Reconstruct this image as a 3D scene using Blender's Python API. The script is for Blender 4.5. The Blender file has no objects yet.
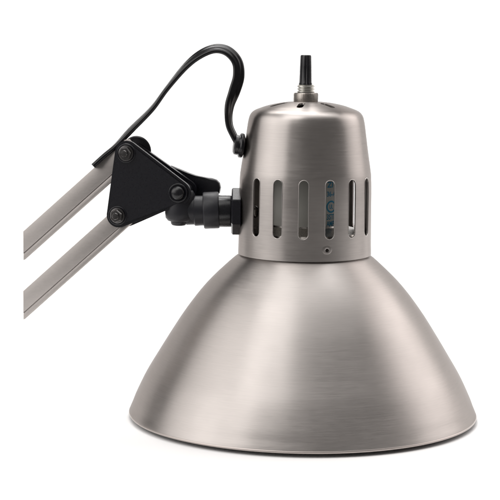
import bpy, bmesh, math, random
from mathutils import Vector, Matrix
from math import radians as R, sin, cos, pi

# ---------------------------------------------------------------- scene scale
# everything is laid out in "units" (about half a millimetre); U turns units into metres
U = 0.00052
SC = bpy.context.scene
COL = SC.collection

# ---------------------------------------------------------------- camera
CAM = Vector((-54.25, -1683.2, 377.1)); PITCH = 0.12611; FOC = 1704.26; ROLL = 0.01005
cd = bpy.data.cameras.new("camera"); cam = bpy.data.objects.new("camera", cd); COL.objects.link(cam)
cd.sensor_width = 36.0; cd.lens = FOC * 36.0 / 500.0; cd.clip_start = 0.01; cd.clip_end = 50
_f = Vector((0, cos(PITCH), -sin(PITCH))); _u = Vector((0, sin(PITCH), cos(PITCH))); _r = Vector((1, 0, 0))
_r2 = _r * cos(ROLL) + _u * sin(ROLL); _u2 = _u * cos(ROLL) - _r * sin(ROLL)
cam.matrix_world = Matrix(((_r2.x, _u2.x, -_f.x, CAM.x * U), (_r2.y, _u2.y, -_f.y, CAM.y * U),
                           (_r2.z, _u2.z, -_f.z, CAM.z * U), (0, 0, 0, 1)))
SC.camera = cam

# ---------------------------------------------------------------- studio light
SC.view_settings.view_transform = 'Standard'; SC.view_settings.look = 'None'
SC.view_settings.exposure = 0.0; SC.view_settings.gamma = 1.0
w = bpy.data.worlds.new("World"); SC.world = w; w.use_nodes = True
w.node_tree.nodes["Background"].inputs[0].default_value = (1.0, 0.965, 0.94, 1)
w.node_tree.nodes["Background"].inputs[1].default_value = 0.135

def softbox(name, loc, target, sx, sy, power, col=(1, 1, 1), spread=180):
    l = bpy.data.lights.new(name, 'AREA'); l.shape = 'RECTANGLE'; l.size = sx; l.size_y = sy
    l.energy = power; l.color = col; l.spread = R(spread)
    o = bpy.data.objects.new(name, l); COL.objects.link(o); o.location = loc
    d = (Vector(target) - Vector(loc)).normalized()
    o.rotation_euler = d.to_track_quat('-Z', 'Y').to_euler()
    return o
# left key, right fill, a strong lamp high behind the lamp, and one that washes the white sweep
def around(az, el, dist):                    # az 0 = towards the camera, positive to the right
    return (dist * cos(R(el)) * sin(R(az)), -dist * cos(R(el)) * cos(R(az)), 0.10 + dist * sin(R(el)))
softbox("key_softbox", around(-72, 24, 1.0), (0, 0, 0.10), 1.35, 0.90, 2.75, (1.0, 0.97, 0.95), 100)
softbox("fill_softbox", around(116, 26, 1.0), (0, 0, 0.10), 1.50, 0.95, 2.4, (1.0, 0.945, 0.925), 85)
softbox("top_softbox", (-0.16, 0.58, 0.98), (0, 0.0, 0.0), 0.6, 0.40, 4.2, (1.0, 0.985, 0.97))
softbox("overhead_softbox", (0.05, -0.07, 1.05), (0, 0.0, 0.15), 1.35, 0.9, 6.1, (1.0, 0.98, 0.965))
softbox("high_softbox", around(-38, 50, 1.0), (0, 0, 0.10), 0.55, 0.55, 0.85, (1.0, 0.975, 0.955), 120)
softbox("sweep_lamp", (0.22, 0.10, 0.85), (0.26, 0.43, 0.15), 0.9, 0.15, 2.2, (1, 1, 1), 90)

# ---------------------------------------------------------------- helpers
def link(name, me, mat, parent=None):
    o = bpy.data.objects.new(name, me); COL.objects.link(o)
    if mat: me.materials.append(mat)
    if parent: o.parent = parent
    return o

def mesh_of(bm, name, smooth=35, scale=True):
    if scale: bmesh.ops.scale(bm, vec=(U, U, U), verts=bm.verts)
    bmesh.ops.recalc_face_normals(bm, faces=bm.faces)
    me = bpy.data.meshes.new(name); bm.to_mesh(me); bm.free()
    for p in me.polygons: p.use_smooth = True
    me.set_sharp_from_angle(angle=R(smooth))
    return me

def part(name, bm, mat, parent, smooth=35):
    return link(name, mesh_of(bm, name, smooth), mat, parent)

def lathe(bm, prof, seg=96, closed=False, mtx=None, cap=True, radial=None):
    """revolve (r, z) pairs about z; closed joins the last pair to the first"""
    rings = []
    for r, z in prof:
        ring = []
        for i in range(seg):
            a = 2 * pi * i / seg
            rr = r if radial is None else r * radial(i, seg)
            v = Vector((rr * cos(a), rr * sin(a), z))
            ring.append(bm.verts.new(mtx @ v if mtx else v))
        rings.append(ring)
    n = len(rings)
    for k in range(n if closed else n - 1):
        a, b = rings[k], rings[(k + 1) % n]
        for i in range(seg):
            bm.faces.new((a[i], a[(i + 1) % seg], b[(i + 1) % seg], b[i]))
    if cap and not closed:
        bm.faces.new(rings[0]); bm.faces.new(rings[-1])

def axis_mtx(origin, direction):
    d = Vector(direction).normalized()
    return Matrix.Translation(Vector(origin)) @ d.to_track_quat('Z', 'Y').to_matrix().to_4x4()

def prism(bm, pts2, d0, d1, place, bevel=0.0, seg=2):
    """extrude a 2-D outline between depths d0 and d1; place(s, z, d) gives the point"""
    a = [bm.verts.new(place(s, z, d0)) for s, z in pts2]
    b = [bm.verts.new(place(s, z, d1)) for s, z in pts2]
    n = len(a); fs = [bm.faces.new(a), bm.faces.new(b)]
    for i in range(n): fs.append(bm.faces.new((a[i], a[(i + 1) % n], b[(i + 1) % n], b[i])))
    if bevel:
        es = [e for f in fs[:2] for e in f.edges]
        bmesh.ops.bevel(bm, geom=list(set(es)), offset=bevel, segments=seg, affect='EDGES', profile=0.5)

def catmull(pts, n):
    out = []
    P = [pts[0]] + list(pts) + [pts[-1]]
    for i in range(1, len(P) - 2):
        p0, p1, p2, p3 = P[i - 1], P[i], P[i + 1], P[i + 2]
        for k in range(n):
            t = k / n
            out.append(0.5 * ((2 * p1) + (p2 - p0) * t + (2 * p0 - 5 * p1 + 4 * p2 - p3) * t * t + (3 * p1 - p0 - 3 * p2 + p3) * t ** 3))
    out.append(P[-2]); return out

def ray(px, py):
    """direction of sight through a measured point of the photograph (500-pixel grid)"""
    return (_f * FOC + _r2 * (px - 250) - _u2 * (py - 250)).normalized()

def at(px, py, y):
    d = ray(px, py); return CAM + d * ((y - CAM.y) / d.y)

# ---------------------------------------------------------------- materials
def mat(name, base, metal=0.0, rough=0.5, **kw):
    m = bpy.data.materials.new(name); m.use_nodes = True
    b = m.node_tree.nodes["Principled BSDF"]
    b.inputs["Base Color"].default_value = (*base, 1); b.inputs["Metallic"].default_value = metal
    b.inputs["Roughness"].default_value = rough
    for k, v in kw.items(): b.inputs[k.replace('_', ' ')].default_value = v
    return m

def noise(nt, vec, scale, detail=3, rough=0.6):
    n = nt.nodes.new('ShaderNodeTexNoise'); n.inputs['Scale'].default_value = scale
    n.inputs['Detail'].default_value = detail; n.inputs['Roughness'].default_value = rough
    if vec is not None: nt.links.new(vec, n.inputs['Vector'])
    return n

def mapping(nt, scale, rot=(0, 0, 0)):
    tc = nt.nodes.new('ShaderNodeTexCoord'); mp = nt.nodes.new('ShaderNodeMapping')
    mp.inputs['Scale'].default_value = scale; mp.inputs['Rotation'].default_value = rot
    nt.links.new(tc.outputs['Object'], mp.inputs['Vector']); return mp.outputs[0]

def ramp(nt, src, lo, hi, p0=0.3, p1=0.7):
    r = nt.nodes.new('ShaderNodeMapRange'); r.inputs['From Min'].default_value = p0; r.inputs['From Max'].default_value = p1
    r.inputs['To Min'].default_value = lo; r.inputs['To Max'].default_value = hi
    nt.links.new(src, r.inputs['Value']); return r.outputs[0]

def brushed(name, base, rough=0.34, aniso=0.75, streak=(34, 34, 4300), bump=0.0, tint=0.085, spin=True, rot=0.25):
    m = mat(name, base, 1.0, rough); nt = m.node_tree; b = nt.nodes["Principled BSDF"]
    v = mapping(nt, streak); n = noise(nt, v, 1.0, 2, 0.6)
    v2 = mapping(nt, (streak[0] * 4.1, streak[1] * 4.1, streak[2] * 0.71)); n2 = noise(nt, v2, 1.0, 2, 0.6)
    cloud = noise(nt, mapping(nt, (30, 30, 30)), 1.0, 3)
    mx = nt.nodes.new('ShaderNodeMath'); mx.operation = 'MULTIPLY_ADD'; mx.inputs[1].default_value = 0.5
    nt.links.new(n2.outputs[0], mx.inputs[0]); 
    hf = nt.nodes.new('ShaderNodeMath'); hf.operation = 'MULTIPLY'; hf.inputs[1].default_value = 0.5
    nt.links.new(n.outputs[0], hf.inputs[0]); nt.links.new(hf.outputs[0], mx.inputs[2])
    ad = nt.nodes.new('ShaderNodeMath'); ad.operation = 'ADD'       # handling leaves the gloss a little cloudy
    nt.links.new(ramp(nt, mx.outputs[0], rough - 0.03, rough + 0.04), ad.inputs[0])
    nt.links.new(ramp(nt, cloud.outputs[0], -0.02, 0.03, 0.35, 0.65), ad.inputs[1]); nt.links.new(ad.outputs[0], b.inputs['Roughness'])
    hs = nt.nodes.new('ShaderNodeHueSaturation'); hs.inputs['Color'].default_value = (*base, 1)
    nt.links.new(ramp(nt, mx.outputs[0], 1 - tint, 1 + tint), hs.inputs['Value'])
    nt.links.new(hs.outputs[0], b.inputs['Base Color'])
    b.inputs['Specular Tint'].default_value = (0.52, 0.50, 0.49, 1)      # grey grazing tint: shading at the silhouettes put into the colour
    b.inputs['Anisotropic'].default_value = aniso
    b.inputs['Anisotropic Rotation'].default_value = rot
    if spin:
        tg = nt.nodes.new('ShaderNodeTangent'); tg.direction_type = 'RADIAL'; tg.axis = 'Z'
        nt.links.new(tg.outputs[0], b.inputs['Tangent'])
    return m

def worn(m, scale=900, lo=-0.04, hi=0.06, bump=0.02):
    """uneven gloss and a fine grain for plastics and paint"""
    nt = m.node_tree; b = nt.nodes["Principled BSDF"]; r = b.inputs['Roughness'].default_value
    n = noise(nt, mapping(nt, (scale,) * 3), 1.0, 4)
    nt.links.new(ramp(nt, n.outputs[0], max(0.05, r + lo), r + hi), b.inputs['Roughness'])
    if not bump: return m
    bp = nt.nodes.new('ShaderNodeBump'); bp.inputs['Strength'].default_value = bump; bp.inputs['Distance'].default_value = 0.0003
    n2 = noise(nt, mapping(nt, (scale * 3,) * 3), 1.0, 2)
    nt.links.new(n2.outputs[0], bp.inputs['Height']); nt.links.new(bp.outputs[0], b.inputs['Normal'])
    return m

NICKEL = (0.43, 0.402, 0.385)
M_shade = brushed('brushed_nickel_shade', NICKEL, 0.37)
M_cap = brushed('brushed_nickel_cap', (0.41, 0.382, 0.365), 0.31)
M_inside = worn(mat('shaded_cap_inside', (0.10, 0.085, 0.075), 0.6, 0.6), 500)  # darker colour stands in for the shade inside the cap
M_edge_glint = mat('slot_edge_glint_metal', (0.50, 0.475, 0.455), 1.0, 0.34)  # paler than the cap: light on the slots' cut edges
M_rim = mat('rim_warm_reflection', (0.47, 0.425, 0.40), 1.0, 0.38)  # warm reflected line along the rim, tinted into the metal
M_arm = brushed('satin_aluminium_arm', (0.45, 0.422, 0.405), 0.46, 0.0, (60, 900, 2600), 0.0, 0.06, False, 0.0)
M_black = worn(mat('black_painted_steel', (0.005, 0.005, 0.008), 0.0, 0.30, Specular_IOR_Level=0.5), 1500, bump=0.006)
M_plastic = worn(mat('black_plastic', (0.006, 0.006, 0.008), 0.0, 0.26, Specular_IOR_Level=0.5), 500, bump=0.004)
M_joint = worn(mat('dark_grey_plastic', (0.013, 0.013, 0.017), 0.0, 0.42, Specular_IOR_Level=0.4), 600)
M_cord = worn(mat('black_vinyl_cord', (0.005, 0.005, 0.006), 0.0, 0.22, Specular_IOR_Level=0.45), 400)
M_bolt = worn(mat('blackened_steel', (0.14, 0.135, 0.135), 1.0, 0.24), 800, bump=0)
M_zinc = worn(mat('zinc_plated_steel', (0.48, 0.45, 0.42), 1.0, 0.28), 800, bump=0)
M_nipple = worn(mat('bright_zinc', (0.68, 0.67, 0.63), 1.0, 0.32), 800, bump=0)
M_socket = worn(mat('grey_socket_sleeve', (0.52, 0.515, 0.475), 0.0, 0.5), 600)
M_ink = mat('blue_ink', (0.01, 0.22, 0.38), 0.0, 0.6)
M_sweep = worn(mat('white_paper_sweep', (0.89, 0.89, 0.89), 0.0, 0.85), 300)

# ---------------------------------------------------------------- setting: white paper sweep
FLOOR = -3.9      # gap opened to deepen the shadow under the rim; the arm carries the shade
def build_sweep():
    bm = bmesh.new(); prof = [(-430, FLOOR)]
    y0, rad, top = 560, 260, 760
    prof += [(y0 * k / 6, FLOOR) for k in range(0, 7)]
    prof += [(y0 + rad * sin(a), FLOOR + rad - rad * cos(a)) for a in [pi / 2 * k / 16 for k in range(1, 17)]]
    prof += [(y0 + rad, top)]
    rows = [[bm.verts.new((x, y, z)) for x in (-1150, -400, 0, 400, 1150)] for y, z in prof]
    for a, b in zip(rows, rows[1:]):
        for i in range(4): bm.faces.new((a[i], a[i + 1], b[i + 1], b[i]))
    me = mesh_of(bm, 'backdrop'); o = link('backdrop', me, M_sweep); o['kind'] = 'structure'
    # sheet normals upward
    return o
build_sweep()

# ---------------------------------------------------------------- the lamp
lamp = bpy.data.objects.new('desk_lamp', None); COL.objects.link(lamp)
lamp['label'] = 'brushed nickel swing arm desk lamp with flared shade, black elbow bracket and black looping cord'
lamp['category'] = 'lamp'

# ---- shade
SH = [(0.0, 173.0), (1.2, 173.9), (4, 173.1), (10, 170.6), (20, 166.6), (40, 157.0), (60, 145.2), (80, 133.0), (100, 120.2),
      (120, 105.6), (135, 92.7), (148, 79.3), (156, 70.4), (158.6, 67.0)]
def smooth_profile(pts, n):
    return [(v.y, v.x) for v in catmull([Vector((z, r, 0)) for z, r in pts], n)]
outer = smooth_profile(SH, 5)
outer += [(65.6, 159.4), (64.0, 160.4), (63.4, 162), (63.2, 168)]
T = 1.5
inner = []
for i, (r, z) in enumerate(outer):
    a = outer[max(0, i - 1)]; b = outer[min(len(outer) - 1, i + 1)]
    t = Vector((b[0] - a[0], b[1] - a[1])).normalized()
    inner.append((r - T * t.y, z + T * t.x))
inner[0] = (outer[0][0] - T, 0.0); inner[-1] = (outer[-1][0] - T, 168)
bm = bmesh.new(); lathe(bm, outer + inner[::-1], 256, closed=True)
shade = part('lamp_shade', bm, M_shade, lamp, 40)
bm = bmesh.new()
lathe(bm, [(173.0 + 1.3 * cos(a), 1.0 + 1.4 * sin(a)) for a in [2 * pi * k / 12 for k in range(12)]], 256, closed=True)
part('rolled_rim', bm, M_rim, shade, 60)

# ---- cap (vented housing)
CP = [(161.0, 66.2), (166, 66.1), (174, 65.9), (200, 65.7), (225, 65.5), (238, 65.0), (245, 64.2), (260, 61.9), (275, 59.8), (288, 58.0), (294, 56.9),
      (298, 55.6), (301.0, 53.4), (303.2, 50.2), (304.9, 46.0), (307.6, 38.0), (309.8, 28.0), (311.2, 18.0), (311.8, 8.0)]
cap_out = smooth_profile(CP, 4)
TC = 1.6
cap_in = []
for i, (r, z) in enumerate(cap_out):
    a = cap_out[max(0, i - 1)]; b = cap_out[min(len(cap_out) - 1, i + 1)]
    t = Vector((b[0] - a[0], b[1] - a[1])).normalized()
    cap_in.append((r - TC * t.y, z + TC * t.x))
cap_in[0] = (cap_out[0][0] - TC, 161.0)

def normal_at(p):
    """analytic outward normal of the cap's outer skin"""
    r = math.hypot(p.x, p.y); best = None
    for (r0, z0), (r1, z1) in zip(cap_out, cap_out[1:]):
        dx, dz = r1 - r0, z1 - z0; L = dx * dx + dz * dz
        k = max(0, min(1, ((r - r0) * dx + (p.z - z0) * dz) / L))
        d = (r0 + k * dx - r) ** 2 + (z0 + k * dz - p.z) ** 2
        if best is None or d < best[0]: best = (d, r0 + k * dx, z0 + k * dz)
    # smooth tangent by sampling either side along the profile
    z, rr = best[2], best[1]
    idx = min(range(len(cap_out)), key=lambda i: (cap_out[i][0] - rr) ** 2 + (cap_out[i][1] - z) ** 2)
    def tan(i):
        a = cap_out[max(0, i - 1)]; b = cap_out[min(len(cap_out) - 1, i + 1)]
        return Vector((b[0] - a[0], b[1] - a[1])).normalized()
    # blend between the two nearest knots
    cand = [i for i in (idx - 1, idx + 1) if 0 <= i < len(cap_out)]
    j = min(cand, key=lambda i: (cap_out[i][0] - rr) ** 2 + (cap_out[i][1] - z) ** 2)
    di = math.hypot(cap_out[idx][0] - rr, cap_out[idx][1] - z); dj = math.hypot(cap_out[j][0] - rr, cap_out[j][1] - z)
    t = (tan(idx) * dj + tan(j) * di).normalized() if di + dj > 1e-6 else tan(idx)
    nr, nz = t.y, -t.x
    if r < 1e-6: return Vector((0, 0, 1))
    return Vector((p.x / r * nr, p.y / r * nr, nz)).normalized()

def slot_cutter(bm, phi, z0, z1, wd, r0, r1, n=10):
    """stadium-shaped cutter pointing outward at angle phi (0 = towards the camera, positive to the right)"""
    h = wd / 2; pts = []
    for k in range(n + 1): a = pi * k / n; pts.append((h * cos(a), z1 - h + h * sin(a)))
    for k in range(n + 1): a = pi + pi * k / n; pts.append((h * cos(a), z0 + h + h * sin(a)))
    o = Vector((sin(phi), -cos(phi), 0)); t = Vector((cos(phi), sin(phi), 0))
    prism(bm, pts, r0, r1, lambda s, z, d: o * d + t * s + Vector((0, 0, z)))

bm = bmesh.new(); lathe(bm, cap_out + cap_in[::-1], 240, closed=True)
cap_me = mesh_of(bm, 'cap_solid', 40)
bm = bmesh.new()
for deg in (-48.1, -25.6, -3.1, 19.4, 41.9, 64.4, 86.9, 125, 147.5, 170, 192.5, 215):   # none behind the swivel mount
    slot_cutter(bm, R(deg), 182.3, 239.2, 9.6, 40, 90)
for k in range(7):                           # short radial vents in the crown
    phi = R(-12 + 360 / 7 * k); h = 3.2
    o = Vector((sin(phi), -cos(phi), 0)); t = Vector((cos(phi), sin(phi), 0))
    pts = []
    for q in range(7): a = -pi / 2 + pi * q / 6; pts.append((40 - h + h * cos(a), h * sin(a)))
    for q in range(7): a = pi / 2 + pi * q / 6; pts.append((21 + h + h * cos(a), h * sin(a)))
    prism(bm, pts, 295, 325, lambda s, z, d, o=o, t=t: o * s + t * z + Vector((0, 0, d)))
lathe(bm, [(1.7, 50), (1.7, 90)], 20, mtx=axis_mtx((0, 0, 172.0), (sin(R(17.3)), -cos(R(17.3)), 0)))
cut_me = mesh_of(bm, 'cutters', 40)
co = bpy.data.objects.new('cutter', cut_me); COL.objects.link(co)
cap = bpy.data.objects.new('vented_cap', cap_me); COL.objects.link(cap)
md = cap.modifiers.new('b', 'BOOLEAN'); md.operation = 'DIFFERENCE'; md.object = co; md.solver = 'EXACT'
dg = bpy.context.evaluated_depsgraph_get()
me = bpy.data.meshes.new_from_object(cap.evaluated_get(dg), depsgraph=dg)
cap.modifiers.clear(); cap.data = me; bpy.data.objects.remove(co); me.name = 'vented_cap'
me.materials.clear(); me.materials.append(M_cap); me.materials.append(M_inside); cap.parent = lamp
cache = {}
def an(vi):
    if vi not in cache: cache[vi] = normal_at(me.vertices[vi].co / U)
    return cache[vi]
nrm = [None] * len(me.loops)
for p in me.polygons:
    p.use_smooth = True
    ns = [an(me.loops[l].vertex_index) for l in p.loop_indices]
    avg = sum(ns, Vector()).normalized(); d = avg.dot(p.normal)
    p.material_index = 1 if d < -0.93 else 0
    for l, n in zip(p.loop_indices, ns):
        nrm[l] = tuple(n) if d > 0.93 else tuple(-n) if d < -0.93 else tuple(p.normal)
me.normals_split_custom_set(nrm)

# added pale beads round the front slots, highlights of their cut edges
for deg in (-48.1, -25.6, -3.1, 19.4, 41.9, 64.4):
    bm = bmesh.new(); rings = []
    h = 4.8; loop = []
    for k in range(13): a = pi * k / 12; loop.append((h * cos(a), 239.2 - h + h * sin(a)))
    for k in range(13): a = pi + pi * k / 12; loop.append((h * cos(a), 182.3 + h + h * sin(a)))
    full = []
    for i, p in enumerate(loop):                       # extra stations along the straight sides
        q = loop[(i + 1) % len(loop)]; full.append(p)
        if abs(q[1] - p[1]) > 20: full += [(p[0] + (q[0] - p[0]) * j / 16, p[1] + (q[1] - p[1]) * j / 16) for j in range(1, 16)]
    for i, (s0, z0) in enumerate(full):
        s1, z1 = full[(i + 1) % len(full)]; s_, z_ = full[i - 1]
        rr = 65.75 if z0 < 225 else 65.75 - (z0 - 225) * 0.045
        th = R(deg) + math.asin(s0 / rr); o = Vector((sin(th), -cos(th), 0)); t = Vector((cos(th), sin(th), 0))
        tv = Vector((s1 - s_, z1 - z_)).normalized(); side = t * tv.y - Vector((0, 0, 1)) * tv.x
        c = o * (rr - 0.15) + Vector((0, 0, z0))
        rings.append([bm.verts.new(c + side * 0.38 * cos(a) + o * 0.36 * sin(a)) for a in [2 * pi * j / 8 for j in range(8)]])
    for i in range(len(rings)):
        A, B = rings[i], rings[(i + 1) % len(rings)]
        for j in range(8): bm.faces.new((A[j], A[(j + 1) % 8], B[(j + 1) % 8], B[j]))
    part('slot_edge_glint', bm, M_edge_glint, cap, 70)

# punched dimple low on the cap: a faint raised ring round the hole
bm = bmesh.new()
phi = R(17.3); od = Vector((sin(phi), -cos(phi), 0))
lathe(bm, [(1.6, -1.2), (1.75, 0.0), (2.3, 0.16), (3.2, 0.13), (4.2, 0.02), (5.0, -0.2)], 32, cap=False, mtx=axis_mtx(od * 65.95 + Vector((0, 0, 172)), od))
part('punched_dimple', bm, M_cap, cap, 60)

# ---- crown fittings: knurled nut, threaded nipple, cord sleeve
AX = -0.8
bm = bmesh.new()
lathe(bm, [(11.0, 310.5), (11.9, 311.4), (12.1, 312.6), (12.1, 319.0), (11.5, 320.2), (9, 320.4)], 192,
      radial=lambda i, n: 1 - (0.055 if i % 4 in (0, 1) else 0.0), mtx=Matrix.Translation((AX, 0, 0)))
nut = part('knurled_nut', bm, M_zinc, lamp, 30)
bm = bmesh.new(); pr = []
for k in range(3): z = 320.2 + k * 2.6; pr += [(7.5, z), (8.8, z + 0.7), (8.8, z + 1.5), (7.5, z + 2.2)]
lathe(bm, pr + [(8.2, 328.0), (6, 328.2)], 64, mtx=Matrix.Translation((AX, 0, 0)))
part('threaded_nipple', bm, M_nipple, lamp, 40)
bm = bmesh.new()
lathe(bm, [(6.5, 328.0), (6.6, 329.4), (6.1, 330.2), (5.7, 345), (5.35, 356.0), (4.9, 357.0), (3.4, 357.2)], 72,
      radial=lambda i, n: 1 - (0.09 if i % 9 in (0, 1) else 0.0), mtx=Matrix.Translation((AX - .5, 0, 0)))
part('cord_sleeve', bm, M_plastic, lamp, 40)

# ---- lamp socket seen through the slots
bm = bmesh.new()
lathe(bm, [(20, 170), (40, 172), (40, 262), (38.5, 265), (20, 266)], 96)
socket = part('bulb_socket', bm, M_socket, lamp, 35)
bm = bmesh.new(); lathe(bm, [(30, 160), (57, 180.5), (58.5, 182.0), (57.5, 184.0), (47, 187.0), (41.0, 190), (40.3, 191.5), (39, 191.5)], 96)
part('socket_flange', bm, M_zinc, socket, 35)
def wrap_text(s, arc0, z, height, width, parent):
    cu = bpy.data.curves.new('t', 'FONT'); cu.body = s; cu.size = 1.0; cu.offset = 0.018
    to = bpy.data.objects.new('t', cu); COL.objects.link(to)
    dg = bpy.context.evaluated_depsgraph_get()
    m = bpy.data.meshes.new_from_object(to.evaluated_get(dg), depsgraph=dg)
    bpy.data.objects.remove(to)
    b = bmesh.new(); b.from_mesh(m)
    bmesh.ops.triangulate(b, faces=b.faces)
    for _ in range(2):
        bmesh.ops.subdivide_edges(b, edges=[e for e in b.edges if e.calc_length() > 0.25], cuts=1)
        bmesh.ops.triangulate(b, faces=b.faces)
    xs = [v.co.x for v in b.verts]; ys = [v.co.y for v in b.verts]
    x0, x1, y0, y1 = min(xs), max(xs), min(ys), max(ys)
    for v in b.verts:
        arc = arc0 + (v.co.x - x0) / (x1 - x0) * width; zz = z + (v.co.y - y0) / (y1 - y0) * height
        ph = arc / 40.0; v.co = Vector((40.12 * sin(ph), -40.12 * cos(ph), zz))
    return b
A0 = 40 * R(28.5)
for s, z, h, wd in (('ZI', 229.8, 5.4, 7.0), ('36-A', 221.0, 5.0, 11.0), ('UL', 208.8, 4.4, 4.6), ('3STI', 198.4, 5.4, 9.4), ('AMP', 191.9, 5.2, 9.4)):
    b = wrap_text(s, A0 + (4.0 if s == 'UL' else 1.0), z, h, wd, socket)
    part('printed_mark', b, M_ink, socket, 60)
bm = bmesh.new()
N = 40; ra, rb = 6.0, 4.4
def wrp(a, r): 
    ph = (A0 + 6.3 + r * 0.98 * cos(a)) / 40; return (40.12 * sin(ph), -40.12 * cos(ph), 211.0 + r * sin(a))
vo = [bm.verts.new(wrp(2 * pi * k / N, ra)) for k in range(N)]; vi = [bm.verts.new(wrp(2 * pi * k / N, rb)) for k in range(N)]
for k in range(N): bm.faces.new((vo[k], vo[(k + 1) % N], vi[(k + 1) % N], vi[k]))
part('printed_mark', bm, M_ink, socket, 60)
# steel strap feet beside the socket
for deg in (46, -50):
    bm = bmesh.new(); ph = R(deg); o = Vector((sin(ph), -cos(ph), 0)); t = Vector((cos(ph), sin(ph), 0))
    prism(bm, [(-6, 176), (6, 176), (6, 191), (4.5, 194), (-4.5, 194), (-6, 191)], 50, 52.5, lambda s, z, d, o=o, t=t: o * d + t * s + Vector((0, 0, z)), 0.5)
    part('mounting_strap', bm, M_zinc, lamp)
bm = bmesh.new()
lathe(bm, [(5.5, 0), (6, 1), (6, 14), (5, 15.5), (3, 16)], 24, mtx=axis_mtx((-62, -6, 203), (0.93, -0.36, 0)))
part('swivel_screw', bm, M_zinc, lamp)

# ---- swivel joint on the left of the cap
JZ = 202.3
def xat(px, y=0): return at(px, 211, y).x
X = Vector((-1, 0, 0))
bm = bmesh.new()
xn0, xn1 = xat(241.5), xat(231.5)
lathe(bm, [(20, 0), (23.6, 0.9), (23.6, xn0 - xn1 - 1.4), (21.5, xn0 - xn1), (12, xn0 - xn1 + .2)], 6, mtx=axis_mtx((xn0, 0, JZ), X) @ Matrix.Rotation(R(34), 4, 'Z'))
bmesh.ops.bevel(bm, geom=[e for e in bm.edges if abs((e.verts[0].co - e.verts[1].co).x) > 4], offset=0.7, segments=2, affect='EDGES')
part('hex_nut', bm, M_black, lamp, 25)
joint = None
bm = bmesh.new()
L = xn1 - xat(216)
lathe(bm, [(13, -2), (15.4, 0.2), (15.8, 1.4), (15.8, L - 1), (15.5, L + 3)], 64, mtx=axis_mtx((xn1, 0, JZ), X))
joint = part('swivel_shaft', bm, M_plastic, lamp)
bm = bmesh.new()
Y = Vector((-1, 0, -0.05))
x2, x3, x4 = xat(219.3), xat(203.5), xat(194)
lathe(bm, [(16.2, 0), (18.0, 0.6), (18.3, 1.8), (18.3, x2 - x3 - 1.2), (17.6, x2 - x3), (15, x2 - x3 + .3)], 64, mtx=axis_mtx((x2, 0, JZ + 1.2), Y))
part('clamp_sleeve', bm, M_joint, joint)
bm = bmesh.new()
lathe(bm, [(14.8, -1), (15.0, x3 - x4 - .8), (14.2, x3 - x4), (13.6, x3 - x4 + .2), (13.6, x3 - x4 + 8)], 64, mtx=axis_mtx((x3, 0, JZ + .4), Y))
part('collar', bm, M_joint, joint)
# knuckle: short barrel on an upright pivot
bm = bmesh.new()
kx = at(180, 208, -2)
lathe(bm, [(9, -13.5), (12, -12.5), (14.3, -9.5), (14.8, -5), (14.8, 14), (13, 17), (9, 18)], 48, mtx=Matrix.Translation((kx.x, -2, JZ + 3)))
lathe(bm, [(13.4, 0), (13.4, kx.x * 0 + 20)], 48, mtx=axis_mtx((kx.x + 17, -1, JZ + .2), (-1, 0, 0.12)))
kn = part('knuckle', bm, M_joint, joint)
bm = bmesh.new()
lathe(bm, [(4, -17.5), (6.8, -16.8), (8, -15), (8, -12)], 32, mtx=Matrix.Translation((kx.x - 1, -4, JZ + 3)))
part('pivot_bolt', bm, M_black, kn)

# ---- elbow bracket: its plane is turned a little to the left of the camera
YAW = R(13)
tt = Vector((cos(YAW), -sin(YAW), 0)); nn = Vector((-sin(YAW), -cos(YAW), 0))
ORG = at(178, 193, -17)
def loc2(px, py, d=0.0):
    """(s, z) of a sight line where it meets the bracket plane pushed d units towards the camera"""
    v = ray(px, py); k = (d - (CAM - ORG).dot(nn)) / v.dot(nn); q = CAM + v * k - ORG
    return (q.dot(tt), q.z)
def place(s, z, d): return ORG + tt * s + nn * d + Vector((0, 0, z))
def rounded(corners, n=14):
    """outline of the hull round a few circles (s, z, r), counter-clockwise"""
    m = len(corners); out = []
    for i in range(m):
        p, c, q = corners[i - 1], corners[i], corners[(i + 1) % m]
        def off(a, b):                       # angle of the outer tangent normal a->b
            d = Vector((b[0] - a[0], b[1] - a[1])); base = math.atan2(d.y, d.x) - pi / 2
            return base + math.asin(max(-1, min(1, (a[2] - b[2]) / d.length)))
        a0, a1 = off(p, c), off(c, q)
        while a1 < a0: a1 += 2 * pi
        for k in range(n + 1):
            a = a0 + (a1 - a0) * k / n; out.append((c[0] + c[2] * cos(a), c[1] + c[2] * sin(a)))
    return out
Ct, Cb, Cr = loc2(126.2, 153.2), loc2(117.6, 215.6), loc2(178, 193)
tri = rounded([(*Cb, 12.0), (*Cr, 12.2), (*Ct, 12.2)])
bm = bmesh.new(); prism(bm, tri, -5.2, -2.0, place, 1.2, 3)
prism(bm, rounded([(*Cb, 9.3), (*Cr, 9.5), (*Ct, 9.5)]), -2.6, 0, place, 1.4, 4)
plate = part('bracket_plate', bm, M_black, lamp, 30)
bm = bmesh.new()
prism(bm, rounded([(*Cb, 14.0), (Cr[0], Cr[1], 10.5), (*Ct, 8)]), -34, -30, place, 1.0, 2)
part('bracket_plate', bm, M_black, lamp, 30)
for c in (Ct, Cb, Cr):                        # pressed bosses round the fixings
    bm = bmesh.new(); lathe(bm, [(9.6, -.3), (9.5, 0.5), (9.1, 0.9), (8.5, 0.9), (8.0, .35), (0.5, .3)], 48, mtx=axis_mtx(place(c[0], c[1], 0), nn))
    part('pressed_boss', bm, M_black, plate, 50)
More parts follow.
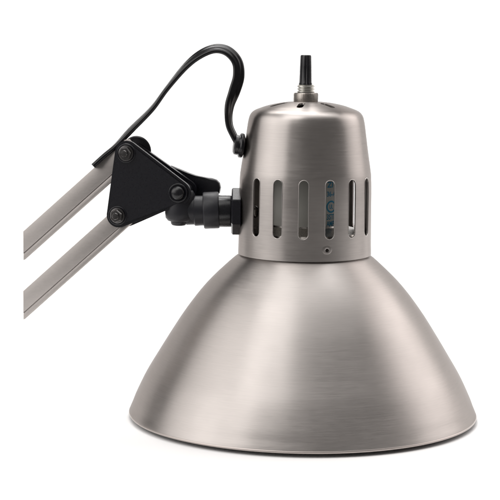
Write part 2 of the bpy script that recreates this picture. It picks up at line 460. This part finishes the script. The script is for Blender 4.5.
for c, a in ((Ct, 8), (Cb, 22)):
    M = axis_mtx(place(c[0], c[1], 0.3), nn)
    bm = bmesh.new(); lathe(bm, [(7.6, 0), (7.6, 0.9), (6.8, 1.1)], 40, mtx=M)
    lathe(bm, [(6.0, 1.0), (6.6, 1.5), (6.6, 5.0), (5.7, 6.0), (3.6, 6.1)], 6, mtx=M @ Matrix.Rotation(R(a), 4, 'Z'))
    hx = part('hex_bolt', bm, M_bolt, plate, 25)
    bm = bmesh.new(); lathe(bm, [(3.5, 5), (3.5, 7.4), (2.9, 8.1), (1.0, 8.2)], 24, mtx=M); part('bolt_end', bm, M_bolt, hx, 40)
    bm = bmesh.new(); lathe(bm, [(5, -36), (5, -2)], 24, mtx=M); part('bolt_shank', bm, M_bolt, hx, 40)
M = axis_mtx(place(Cr[0], Cr[1], 0.3), nn)
bm = bmesh.new(); lathe(bm, [(6.9, 0), (6.9, 1.4), (6.2, 3.0), (4.8, 4.2), (2.6, 4.9), (0.4, 5.1)], 40, mtx=M); part('rivet', bm, M_plastic, plate, 50)
bm = bmesh.new(); lathe(bm, [(7.5, -36), (7.5, -3)], 24, mtx=M); part('rivet_shank', bm, M_black, plate, 50)
# round spacer behind the top bolt
bm = bmesh.new(); lathe(bm, [(14.0, -37), (15.1, -36), (15.1, -35), (14.0, -34.2)], 48, mtx=axis_mtx(place(Ct[0], Ct[1], 0), nn)); part('spacer_disc', bm, M_black, plate, 35)
# clamp lever reaching to the right behind the joint
bm = bmesh.new()
wing = [(171, 165.6), (180, 169.4), (188, 172.8), (196, 175.6), (205, 177.4), (212, 178.2), (216.5, 179.8), (219.6, 183), (220.6, 187.5), (219.6, 193),
        (215, 198), (204, 200), (190, 198), (176, 190), (168, 178), (167.5, 169)]
pts = [loc2(x, y, -42) for x, y in wing]
prism(bm, pts[::-1], -46, -39, place, 1.6, 3)
part('clamp_lever', bm, M_black, lamp, 30)

# ---- the two parallel arm bars, plumb-cut at their far ends
def arm_bar(px0, py0, px1, py1, d0, d1):
    """centre line from the bolt to the cut end; a face 17 units wide and a folded lip below it"""
    a = Vector(loc2(px0, py0, d1)); b = Vector(loc2(px1, py1, d1)); u = (b - a).normalized(); nv = Vector((-u.y, u.x))
    if nv.y < 0: nv = -nv
    s_end = b.x
    def strip(hi, lo, da, db, bev):
        bm = bmesh.new(); pts = []
        st = a - u * 8
        for h in (hi, lo): pts.append(st + nv * h)
        for h in (lo, hi):
            q = st + nv * h; k = (s_end - q.x) / u.x; pts.append(q + u * k)
        prism(bm, [(p.x, p.y) for p in pts], da, db, place, bev, 2)
        return bm
    bar = part('arm_bar', strip(10.7, -6.0, d0, d1, 0.7), M_arm, lamp, 30)
    part('folded_lip', strip(-6.7, -11.2, d0 + 9, d1 - 0.6, 0.6), M_arm, bar, 30)
    part('channel_web', strip(-5.5, -8.0, d0 + 1, d1 - 1.6, 0), M_arm, bar, 30)
arm_bar(126.2, 153.2, 23, 245.6, -22, -6)
arm_bar(117.6, 220.5, 23, 305.2, -22, -6)

# ---- cord: flat three-core flex from the arm, over in a loop, to the grommet on the cap
ctrl = [  # x, y in the photograph, depth, share of the flat side turned to the camera
    (93.0, 166.0, 4, .05), (104, 156, 6, .05), (116, 146, 8, .10), (130.4, 130.7, 10, .25), (152, 109, 8, .15), (166.4, 89.6, 6, .10),
    (184.4, 67.8, 4, .30), (198.8, 55.4, 2, .50), (214, 48.8, 0, .60), (227.2, 51, -2, .72), (237, 61.5, -4, .82), (238.7, 76, -6, .92),
    (234.6, 91, -7, .92), (230.0, 104, -7, .68), (228.6, 115, -7, .45), (229.6, 126, -6, .35), (234.0, 136, -5, .3), (238, 143, -4, .3)]
P3 = [at(x, y, d) for x, y, d, _ in ctrl]
path = catmull(P3, 10); tw = [v.x for v in catmull([Vector((f, 0, 0)) for *_, f in ctrl], 10)]
bm = bmesh.new(); sect = []
rc, sp = 2.35, 3.75
for c, a0, a1 in ((1, -1.9, 1.9), (0, 1.15, pi - 1.15), (-1, pi - 1.9, pi + 1.9), (0, pi + 1.15, 2 * pi - 1.15)):
    for k in range(8):
        a = a0 + (a1 - a0) * k / 7; sect.append((c * sp + rc * cos(a), rc * sin(a)))
rings = []
for i, p in enumerate(path):
    t = (path[min(i + 1, len(path) - 1)] - path[max(i - 1, 0)]).normalized()
    dep = Vector((0, 1, 0)); nimg = t.cross(dep).normalized(); dd = nimg.cross(t).normalized()
    al = math.acos(max(0, min(1, tw[i])))     # 0: flat side faces the camera
    wv = nimg * cos(al) + dd * sin(al); hv = t.cross(wv).normalized()
    rings.append([bm.verts.new(p + wv * a + hv * b) for a, b in sect])
for a, b in zip(rings, rings[1:]):
    n = len(a)
    for k in range(n): bm.faces.new((a[k], a[(k + 1) % n], b[(k + 1) % n], b[k]))
bm.faces.new(rings[0]); bm.faces.new(rings[-1])
cord = part('power_cord', bm, M_cord, lamp, 50)

# ---- grommet where the cord enters the cap
bm = bmesh.new()
g = at(239.6, 145.3, -5); gdir = Vector((-1, -0.12, 0.12)).normalized(); GM = axis_mtx(g + gdir * -3.5, gdir)
lathe(bm, [(6, -2), (11.6, 0), (12.2, 1.2), (12.2, 3.0), (11.2, 4.0), (9.8, 4.1), (9.5, 5.0), (9.9, 5.4), (9.6, 8.2), (7.8, 9.4), (4, 9.6)], 40, mtx=GM)
part('cord_grommet', bm, M_plastic, lamp, 35)
